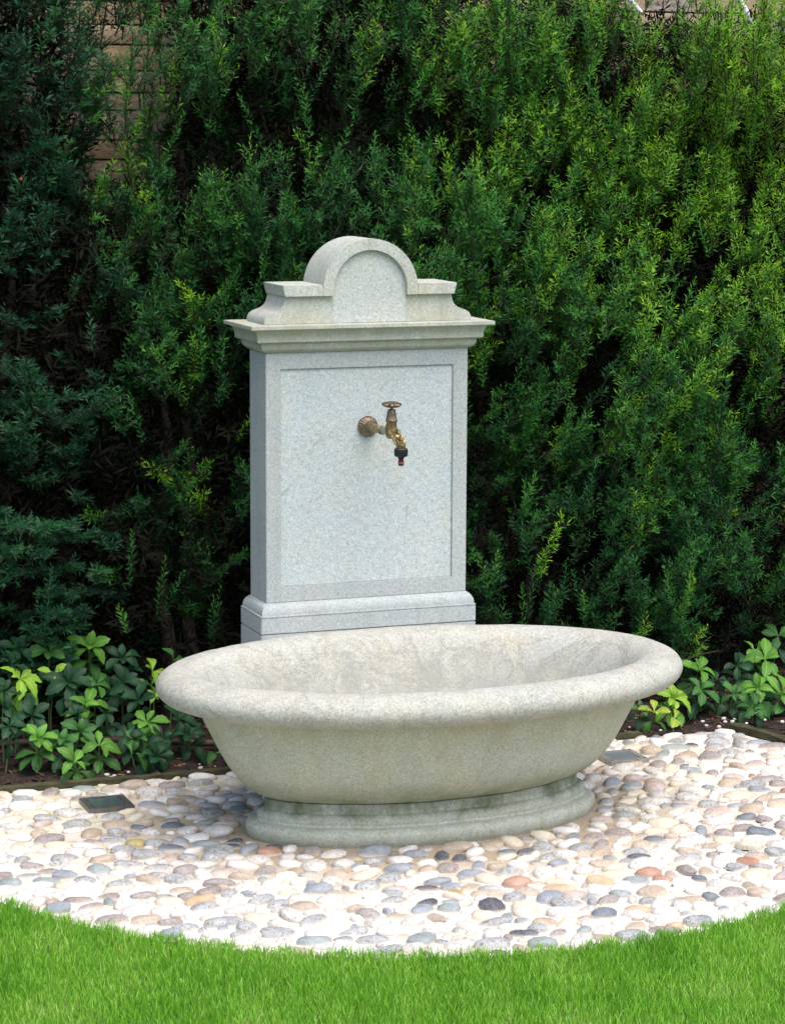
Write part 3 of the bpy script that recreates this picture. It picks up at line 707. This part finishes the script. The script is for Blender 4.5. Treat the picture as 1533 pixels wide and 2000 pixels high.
for px, py, kd, n, s, lb in PL:
    pachy(px, py, .235+max(0, (1494-py))/225*.30, kd, n, s, lb, 2 if n > 3 else 1)
PRT = [
 (1363, 1312, 'bright', 7, 1.2, 'bright rosette right next to the basin rim right end'),
 (1312, 1366, 'lime', 8, 1.1, 'lime plant peeping out under the right end of the rim'),
 (1368, 1348, 'mid', 6, 1.1, 'mid green plant below the bright rosette right of basin'),
 (1276, 1392, 'yellow', 4, 1.0, 'yellow green drooping leaves under the rim, right side'),
 (1316, 1412, 'yellow', 2, 1.15, 'long yellowish drooping leaf just above the cobbles'),
 (1493, 1289, 'bright', 7, 1.25, 'tall bright plant at the far right of the bed'),
 (1480, 1346, 'bright', 7, 1.2, 'bright leafy plant at right, below the tallest one'),
 (1433, 1357, 'mid', 6, 1.0, 'mid green plant left of the bright group at far right'),
 (1470, 1394, 'mid', 7, 1.1, 'low mid green plant in front of the far right group'),
 (1438, 1300, 'dark', 6, 1.0, 'darker plant behind, left of the tall right plant'),
 (1523, 1357, 'bright', 6, 1.1, 'bright plant cut by the right edge of the photo'),
 (1519, 1242, 'mid', 5, 1.1, 'mid green leaves high at the right edge among yew'),
 (1472, 1275, 'bright', 5, 1.0, 'small bright rosette just left of the tall right plant'),
 (1250, 1385, 'mid', 4, .8, 'small mid green sprig hugging the basin belly at right'),
 (1400, 1330, 'dark', 6, .9, 'dark plant between the two right hand bright groups')]
for px, py, kd, n, s, lb in PRT:
    pachy(px, py, .20+max(0, (1420-py))/150*.26, kd, n, s, lb, 2 if n > 3 else 1)

# ================================================================== YEW HEDGE
def yew_mat(name, ramp_):
    m, nt, b = new_mat(name); a = N(nt, 'ShaderNodeAttribute', attribute_name='tint')
    c = ramp(nt, a.outputs['Fac'], ramp_); nt.links.new(c, b.inputs['Base Color'])
    b.inputs['Roughness'].default_value = .45; b.inputs['Specular IOR Level'].default_value = .25
    tr = nt.nodes.new('ShaderNodeBsdfTranslucent'); nt.links.new(c, tr.inputs[0])
    ms = nt.nodes.new('ShaderNodeMixShader'); ms.inputs[0].default_value = .22
    nt.links.new(b.outputs[0], ms.inputs[1]); nt.links.new(tr.outputs[0], ms.inputs[2]); nt.links.new(ms.outputs[0], nt.nodes['Material Output'].inputs[0])
    return m
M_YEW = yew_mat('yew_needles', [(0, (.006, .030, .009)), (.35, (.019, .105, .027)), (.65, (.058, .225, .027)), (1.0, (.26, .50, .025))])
M_YEWB = yew_mat('blue_yew_needles', [(0, (.005, .026, .012)), (.45, (.018, .092, .036)), (.8, (.05, .18, .04)), (1.0, (.30, .42, .04))])
M_DEAD_SHADE = simple('shade_dark_dead_needles', (.010, .011, .007), .95, spec=.1)  # dead needles, near black so the colour carries the hedge's inner shade
M_BARK = simple('yew_bark', (.045, .030, .022), .9, nz=(60, .5, 1.5), bmp=(80, .7, .004))
M_TWIG = simple('yew_twig', (.035, .03, .015), .85, nz=(60, .6, 1.4))

def needles(base, dirn, L, bend, tint, nl, seed, flat, spacing=.0031):
    """base,dirn (S,3), L (S,), bend (S,) upward curl; returns quad needles"""
    r = np.random.default_rng(seed)
    cnt = np.maximum(4, (L/spacing).astype(int)); S = len(L); idx = np.repeat(np.arange(S), cnt)
    st = np.concatenate([[0], np.cumsum(cnt)[:-1]]); loc = np.arange(len(idx))-st[idx]; t = (loc+.5)/cnt[idx]
    d = dirn[idx]; up = np.array([0, 0, 1.0])
    P = base[idx]+d*(L[idx]*t)[:, None]+up*(bend[idx]*L[idx]*t*t)[:, None]
    tan = d+up*(2*bend[idx]*t)[:, None]; tan /= np.linalg.norm(tan, axis=1)[:, None]
    ref = np.where(np.abs(tan[:, 2:3]) > .9, np.array([[1.0, 0, 0]]), up[None]); s = np.cross(tan, ref); s /= np.linalg.norm(s, axis=1)[:, None]
    n2 = np.cross(s, tan)
    # two-ranked on flat sprays, spiralled on leaders
    fl = flat[idx]; side = np.where(loc % 2 == 0, 1.0, -1.0)
    ang_flat = np.where(side > 0, 0, np.pi)+r.normal(.25, .40, len(idx))*side; ang_sp = loc*2.4+r.normal(0, .3, len(idx))
    ang = np.where(r.uniform(size=len(idx)) < fl, ang_flat, ang_sp)
    rad = s*np.cos(ang)[:, None]+n2*np.sin(ang)[:, None]
    al = np.radians(66)-np.radians(26)*t**4+r.normal(0, .12, len(idx))
    nd = tan*np.cos(al)[:, None]+rad*np.sin(al)[:, None]
    ln = nl[idx]*(.65+.45*np.sin(np.pi*np.clip(t*.9+.12, 0, 1)))*r.uniform(.8, 1.15, len(idx)); wd = ln*.175*r.uniform(.85, 1.2, len(idx))
    w = np.cross(nd, tan); w /= (np.linalg.norm(w, axis=1)[:, None]+1e-9)
    q = r.normal(0, .35, len(idx)); w2 = np.cross(w, nd); w = w*np.cos(q)[:, None]+w2*np.sin(q)[:, None]
    mid = P+nd*(ln*.5)[:, None]
    V = np.stack([P, mid+w*(wd*.5)[:, None], P+nd*ln[:, None]+tan*(ln*.03)[:, None], mid-w*(wd*.5)[:, None]], 1).reshape(-1, 3)
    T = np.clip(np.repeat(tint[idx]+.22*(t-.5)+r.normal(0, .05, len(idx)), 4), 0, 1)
    return V, T
def strips(a, b, r0, r1):        # 3-sided twigs
    d = b-a; d /= (np.linalg.norm(d, axis=1)[:, None]+1e-9); ref = np.array([[.3, .9, .2]]); s = np.cross(d, ref); s /= np.linalg.norm(s, axis=1)[:, None]; t = np.cross(d, s)
    V = []
    for P, r in ((a, r0), (b, r1)):
        for k in range(3): c_, s_ = math.cos(2.094*k), math.sin(2.094*k); V.append(P+(s*c_+t*s_)*r[:, None])
    V = np.stack(V, 1).reshape(-1, 3); o = np.arange(len(a))[:, None]*6
    F = np.concatenate([o+[0, 1, 4, 3], o+[1, 2, 5, 4], o+[2, 0, 3, 5]], 1).reshape(-1, 4); return V, F
hA, hB, hC, hD = SNoise(41, 5.5, 8), SNoise(42, 11, 8), SNoise(43, 9, 8), SNoise(44, 24, 12)

def gap(x, y, z, e=0):      # slot between the two left shrubs where the wall shows
    q = x-(y-.5)*.245; wob = .03*np.sin(z*9)+.02*np.sin(z*23+1)
    hw = np.clip((z-1.32)*.15, 0, .046)
    return (np.abs(q+.455-wob*.6) < hw+e*(hw > 0))
def yew(x0, x1, label, nb, seed, mat=M_YEW, blue=False, ztop=1.95, trunks=3, density=1.0):
    r = np.random.default_rng(seed); xc = (x0+x1)/2; wdt = x1-x0
    y = thing('yew_shrub', label, 'yew', (xc, .66, 0), 'yew shrubs grown together as a hedge')
    off = np.array([xc, .66, 0])
    nb = int(nb*density*.84)
    # branches: tip position on an uneven front surface
    u = np.where(r.uniform(size=nb) < .5, r.normal(0, .25, nb), r.uniform(-.56, .56, nb)); bx = xc+np.clip(u, -.62, .62)*wdt
    if blue: bx = xc+np.clip(u, -.6, .54)*wdt
    bz = .10+(ztop-.10)*r.uniform(0, 1, nb)**.92
    bz = bz+np.clip(bz-1.3, 0, 1)*.16*hB(bx, 3, 0)
    n1, n2 = hA(bx, 0, bz), hB(bx, 0, bz)
    front = .40+.055*n1+.035*n2+np.where(bz < .42, (.42-bz)*.62, 0)+np.clip(bz-1.3, 0, 1)*.10
    hole = np.clip(hC(bx, 1, bz*1.3)-.50, 0, .9)*.30+np.clip(hD(bx, 1, bz*1.1)-.15, 0, 1.2)*.22
    hollow = np.exp(-((bx-.02)/.50)**4)*np.clip((1.12-bz)/.3, 0, 1)      # the hedge is thin and bare behind the stone
    hole = hole+.14*hollow; depth = r.exponential(.05, nb); by = front+hole+depth
    by = np.minimum(by, .86)
    # keep the stone slab's corner clear
    by = np.where((np.abs(bx) < .34) & (bz < 1.3), np.maximum(by, .30), by)
    kp = (~gap(bx, by, bz) | (r.uniform(size=nb) < .24)) & (r.uniform(size=nb) > np.clip((hD(bx, 1, bz*1.1)-.35)*2.5, 0, .92)) & (r.uniform(size=nb) > hollow[:nb]*.45); bx, by, bz, depth = bx[kp], by[kp], bz[kp], depth[kp]; nb = len(bx)
    tip = np.stack([bx, by, bz], -1)
    hf = np.clip((bz-.5)/1.1, 0, 1)
    upw = (.55+.95*hf+.5*np.clip((bx-.2)/1.2, 0, 1)) if not blue else (.18+.5*hf)
    dr = np.stack([r.normal(0, .42, nb), -r.uniform(.35, 1.0, nb)*(1.05-.55*hf), upw*r.uniform(.5, 1.3, nb)], -1)
    dr /= np.linalg.norm(dr, axis=1)[:, None]
    BL = r.uniform(.15, .30, nb)*(1 if not blue else .85)
    root = tip-dr*BL[:, None]; ptop = np.clip(hf*1.15-.12, 0, 1)*.55
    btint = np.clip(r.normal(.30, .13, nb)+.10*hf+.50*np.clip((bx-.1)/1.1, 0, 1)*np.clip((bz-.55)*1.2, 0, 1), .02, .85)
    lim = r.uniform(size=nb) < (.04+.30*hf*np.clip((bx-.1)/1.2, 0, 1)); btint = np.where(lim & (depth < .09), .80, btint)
    if blue: btint = np.clip(r.normal(.30, .13, nb), 0, .6)
    # side shoots
    per = 9; si = np.repeat(np.arange(nb), per); f = np.tile(np.linspace(.28, .97, per), nb)+r.normal(0, .02, nb*per)
    sb = root[si]+dr[si]*(BL[si]*f)[:, None]
    sref = np.cross(dr[si], np.array([[0, 0, 1.0]])+r.normal(0, .25, (len(si), 3))); sref /= np.linalg.norm(sref, axis=1)[:, None]
    n3 = np.cross(sref, dr[si])
    sgn = np.tile(np.where(np.arange(per) % 2 == 0, 1.0, -1.0), nb); ph = r.normal(0, .75, len(si))
    side = (sref*np.cos(ph)[:, None]+n3*np.sin(ph)[:, None])*sgn[:, None]
    sdir = dr[si]*.70+side*.66+np.array([[0, -.50, .24]])+r.normal(0, .10, (len(si), 3)); 
    if blue: sdir[:, 2] *= .55
    sdir /= np.linalg.norm(sdir, axis=1)[:, None]
    sl = BL[si]*(.42-.26*f)*r.uniform(.8, 1.4, len(si)); sl = np.clip(sl*.9, .020, .055)
    # leader
    base = np.vstack([sb, root+dr*(BL*.45)[:, None]]); dd = np.vstack([sdir, dr]); LL = np.concatenate([sl, BL*.55+r.uniform(0, .045, nb)*(ptop+.3)])
    tn = np.concatenate([btint[si]+r.normal(0, .05, len(si))+.12*(f-.6), btint+.06+np.where(r.uniform(size=nb) < .25, .12, 0)])
    fl = np.concatenate([np.full(len(si), .40 if not blue else .7), np.full(nb, .2 if not blue else .6)]); bend = np.concatenate([r.uniform(.0, .30, len(si)), r.uniform(.02, .15, nb)])
    # sub-shoots
    k2 = r.choice(len(si), int(len(si)*.35)); f2 = r.uniform(.25, .85, len(k2)); b2 = sb[k2]+sdir[k2]*(sl[k2]*f2)[:, None]
    d2 = sdir[k2]+r.normal(0, .62, (len(k2), 3)); d2 /= np.linalg.norm(d2, axis=1)[:, None]
    base = np.vstack([base, b2]); dd = np.vstack([dd, d2]); LL = np.concatenate([LL, np.clip(sl[k2]*r.uniform(.45, .8, len(k2)), .016, .05)])
    tn = np.concatenate([tn, btint[si][k2]+r.normal(.02, .06, len(k2))]); fl = np.concatenate([fl, np.full(len(k2), .35 if not blue else .7)]); bend = np.concatenate([bend, r.uniform(0, .3, len(k2))])
    # tall leaders standing clear of the surface
    nl_ = int((34 if not blue else 14)*min(1, density)*(1+.5*(xc > .6))); lx = r.uniform(x0, x1, nl_); lz = r.uniform(.25, ztop-.05, nl_)
    ly = .40+.055*hA(lx, 0, lz)+.035*hB(lx, 0, lz)+np.where(lz < .42, (.42-lz)*.62, 0)+np.clip(lz-1.3, 0, 1)*.10-r.uniform(-.03, .03, nl_)
    ly = np.where((np.abs(lx) < .34) & (lz < 1.3), np.maximum(ly, .28), ly)
    ld = np.stack([r.normal(0, .30, nl_), -r.uniform(.0, .45, nl_), np.full(nl_, 1.0)], -1); ld /= np.linalg.norm(ld, axis=1)[:, None]
    lb = np.stack([lx, ly+.02, lz-.08], -1); gk = ~gap(lx, ly, lz)&~gap(lx, ly, lz+.08); lb, ld = lb[gk], ld[gk]; nl_ = len(lb)
    lb = np.vstack([lb, lb+[0, 0, .002]]); ld = np.vstack([ld, ld]); nl_ *= 2
    base = np.vstack([base, lb]); dd = np.vstack([dd, ld]); LL = np.concatenate([LL, np.tile(r.uniform(.08, .18, nl_//2), 2)])
    tn = np.concatenate([tn, np.tile(np.clip(r.normal(.40, .13, nl_//2)+.22*np.clip((xc-.1)/.8, 0, 1)*np.clip(lb[:nl_//2, 2]/1.1, .3, 1.2), .3, .95), 2)]); fl = np.concatenate([fl, np.full(nl_, .15)]); bend = np.concatenate([bend, np.tile(r.uniform(0, .1, nl_//2), 2)])
    nl = np.full(len(LL), .0170 if not blue else .0190)*r.uniform(.88, 1.12, len(LL))
    V, T = needles(base-off, dd, LL, bend, tn, nl, seed+1, fl)
    Fq = np.arange(len(V)).reshape(-1, 4)
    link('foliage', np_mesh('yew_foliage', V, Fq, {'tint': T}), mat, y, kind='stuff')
    tv, tf = strips(np.vstack([root+dr*(BL*.35)[:, None], sb])-off, np.vstack([tip, sb+sdir*(sl*.8)[:, None]])-off, np.concatenate([np.full(nb, .0026), np.full(len(sb), .0012)]), np.concatenate([np.full(nb, .0011), np.full(len(sb), .0007)]))
    link('twigs', np_mesh('yew_twigs', tv, tf), M_TWIG, y, kind='stuff')
    # old inner growth, inner shade painted into its colour: coarse needles and dead twiglets
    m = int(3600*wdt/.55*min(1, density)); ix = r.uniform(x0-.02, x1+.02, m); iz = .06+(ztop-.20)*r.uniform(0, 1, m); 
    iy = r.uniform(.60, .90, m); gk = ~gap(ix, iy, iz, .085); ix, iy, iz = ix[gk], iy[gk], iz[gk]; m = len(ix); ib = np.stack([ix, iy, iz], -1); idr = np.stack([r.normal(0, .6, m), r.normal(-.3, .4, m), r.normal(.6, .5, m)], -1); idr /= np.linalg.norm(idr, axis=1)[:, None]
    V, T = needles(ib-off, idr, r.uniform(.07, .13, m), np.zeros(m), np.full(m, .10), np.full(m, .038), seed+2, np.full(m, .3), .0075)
    link('inner_growth', np_mesh('yew_inner', V, np.arange(len(V)).reshape(-1, 4), {'tint': T}), M_DEAD_SHADE, y, kind='stuff')
    # stems
    for k in range(trunks):
        sx0 = (k-(trunks-1)/2)*wdt*.12+r.uniform(-.02, .02); lean = (k-(trunks-1)/2)*wdt*.10+r.uniform(-.04, .04); pts = []; n = 12
        y0 = r.uniform(.02, .09)
        for i in range(n+1):
            t = i/n; pts.append((sx0+lean*t**1.3+.012*math.sin(i*1.3+k), y0+.012*math.cos(i*1.7+k)-.02*t, -.02+t*(ztop-.55-.1*r.uniform())))
        bm_obj('stem', tube_bm(pts, [(.017*(1-.75*i/n)+.003) for i in range(n+1)], 8), M_BARK, y, smooth=60)
    return y
yewL = yew(-1.15, -.46, 'dark blue green yew with flat layered sprays at the left edge', 900, 101, M_YEWB, True, trunks=3, ztop=2.08)
yew(-.46, -.02, 'dark green yew right of the wall gap, left of the arched slab', 600, 102, ztop=2.08)
yew(-.04, .42, 'dark green yew directly behind the arched stone slab', 640, 103, ztop=2.06)
yew(.39, .88, 'green yew right behind the right half of the basin, upright shoots', 640, 104, ztop=1.99)
yew(.86, 1.38, 'brightest yellow green yew with tall feathery shoots at right', 680, 105, ztop=1.90)
yew(1.36, 1.85, 'green yew at the right edge, mostly out of the photo', 500, 106, ztop=1.91, density=.6)
yew(-1.75, -1.18, 'blue green yew just outside the left edge, next to the leftmost one', 400, 100, M_YEWB, True, density=.35)
# red yew berry in the left shrub
P = at(42, 350, .42); P2 = P-yewL.location
bm_obj('berry', lathe_bm([(.001, -.004), (.0025, -.003), (.0036, 0), (.003, .0025), (.0016, .0033)], P2, (0, -.3, 1), 12), simple('red_aril', (.45, .04, .03), .4), yewL)
# dry twig poking out by the rim
a, b_ = at(1332, 1290, .32), at(1402, 1271, .46)
bm_obj('dry_twig', tube_bm([a, a.lerp(b_, .5)+Vector((0, 0, .004)), b_, b_+Vector((.06, .12, -.25))], [.0012, .0015, .0018, .002], 6), M_TWIG, smooth=60, label='thin bare twig sticking out of hedge behind the right rim end', category='twig')

# made-up white bars standing in for unidentified bright patches above the hedge
M_WHITE = simple('bright_patch_white', (.80, .80, .82), .35)
for (p0, p1, w, lb) in (((1205, -30), (1252, 26), .007, 'thin white slanting bar standing in for a bright patch behind hedge tips near top right'), ((1425, -30), (1492, 85), .009, 'thicker white slanting bar standing in for a bright patch behind hedge tips in the top right corner')):
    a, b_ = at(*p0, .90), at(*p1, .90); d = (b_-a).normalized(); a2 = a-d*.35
    bm_obj('bright_patch_bar', tube_bm([a2, b_], w, 10), M_WHITE, smooth=60, label=lb, category='bar', group='stand-in white bars for bright patches behind the hedge')

# ================================================================== GRASS
def grass():
    r = np.random.default_rng(77); n = 300000
    x = r.uniform(-1.75, 1.05, n); y = r.uniform(-2.15, -.45, n)
    rr_ = np.hypot(x-PC[0], y-PC[1]); edge = .012*np.sin(np.arctan2(y-PC[1], x-PC[0])*57)+.008*np.sin(np.arctan2(y-PC[1], x-PC[0])*131)
    ok = rr_ > PR-.006+edge*.7; 
    v = np.stack([x-CX, y-CY, np.full(n, -CZ)], -1); zz = v@d_; sx = 766.5+F*(v@R2)/zz; sy = 1000-F*(v@U2)/zz
    ok &= (sx > -330) & (sx < 1863) & (sy < 2330)
    dens = np.where((sy > 2060) | (sx < -60) | (sx > 1600), .45, 1.0); ok &= r.uniform(size=n) < dens
    x, y = x[ok], y[ok]; n = len(x)
    cl = SNoise(61, 16); tone = .5+.12*cl(x, y, 0)+r.normal(0, .2, n)+np.where(r.uniform(size=n) < .015, .5, 0)
    H = r.uniform(.017, .033, n)*(1+.10*cl(x, y, 2)); wd = r.uniform(.0007, .0013, n)
    a = r.uniform(0, 6.28, n); ln = r.uniform(.05, .5, n)*H; lx, ly = np.cos(a)*ln, np.sin(a)*ln
    fa = r.uniform(0, 6.28, n); wx, wy = np.cos(fa)*wd, np.sin(fa)*wd; z0 = np.full(n, -.006)
    def P(t, w): return np.stack([x+lx*t**2+wx*w, y+ly*t**2+wy*w, z0+H*t*(1-.12*t)], -1)
    V = np.stack([P(0, -1), P(0, 1), P(.45, .85), P(.45, -.85), P(.8, .5), P(.8, -.5), P(1, .02), P(1, -.02)], 1).reshape(-1, 3)
    o = np.arange(n)[:, None]*8; Fc = np.concatenate([o+[0, 1, 2, 3], o+[3, 2, 4, 5], o+[5, 4, 6, 7]], 1).reshape(-1, 4)
    tip = np.tile(np.array([0, 0, .35, .35, .8, .8, 1, 1.]), n)
    return np_mesh('grass_blades', V, Fc, {'tone': np.clip(np.repeat(tone, 8), 0, 1), 'tipf': tip})
M_GRASS, nt, b = new_mat('grass_blade'); a = N(nt, 'ShaderNodeAttribute', attribute_name='tone')
c = ramp(nt, a.outputs['Fac'], [(0, (.10, .30, .02)), (.45, (.205, .49, .035)), (.8, (.31, .59, .07)), (1, (.55, .64, .22))])
nt.links.new(c, b.inputs['Base Color']); b.inputs['Roughness'].default_value = .45; b.inputs['Specular IOR Level'].default_value = .4
tr = nt.nodes.new('ShaderNodeBsdfTranslucent'); nt.links.new(c, tr.inputs[0]); ms = nt.nodes.new('ShaderNodeMixShader'); ms.inputs[0].default_value = .35
nt.links.new(b.outputs[0], ms.inputs[1]); nt.links.new(tr.outputs[0], ms.inputs[2]); nt.links.new(ms.outputs[0], nt.nodes['Material Output'].inputs[0])
link('grass', grass(), M_GRASS, kind='stuff', label='short bright green lawn grass in front of the cobbles', category='grass')
print('done', sum(len(o.data.polygons) for o in bpy.data.objects if o.type == 'MESH'))
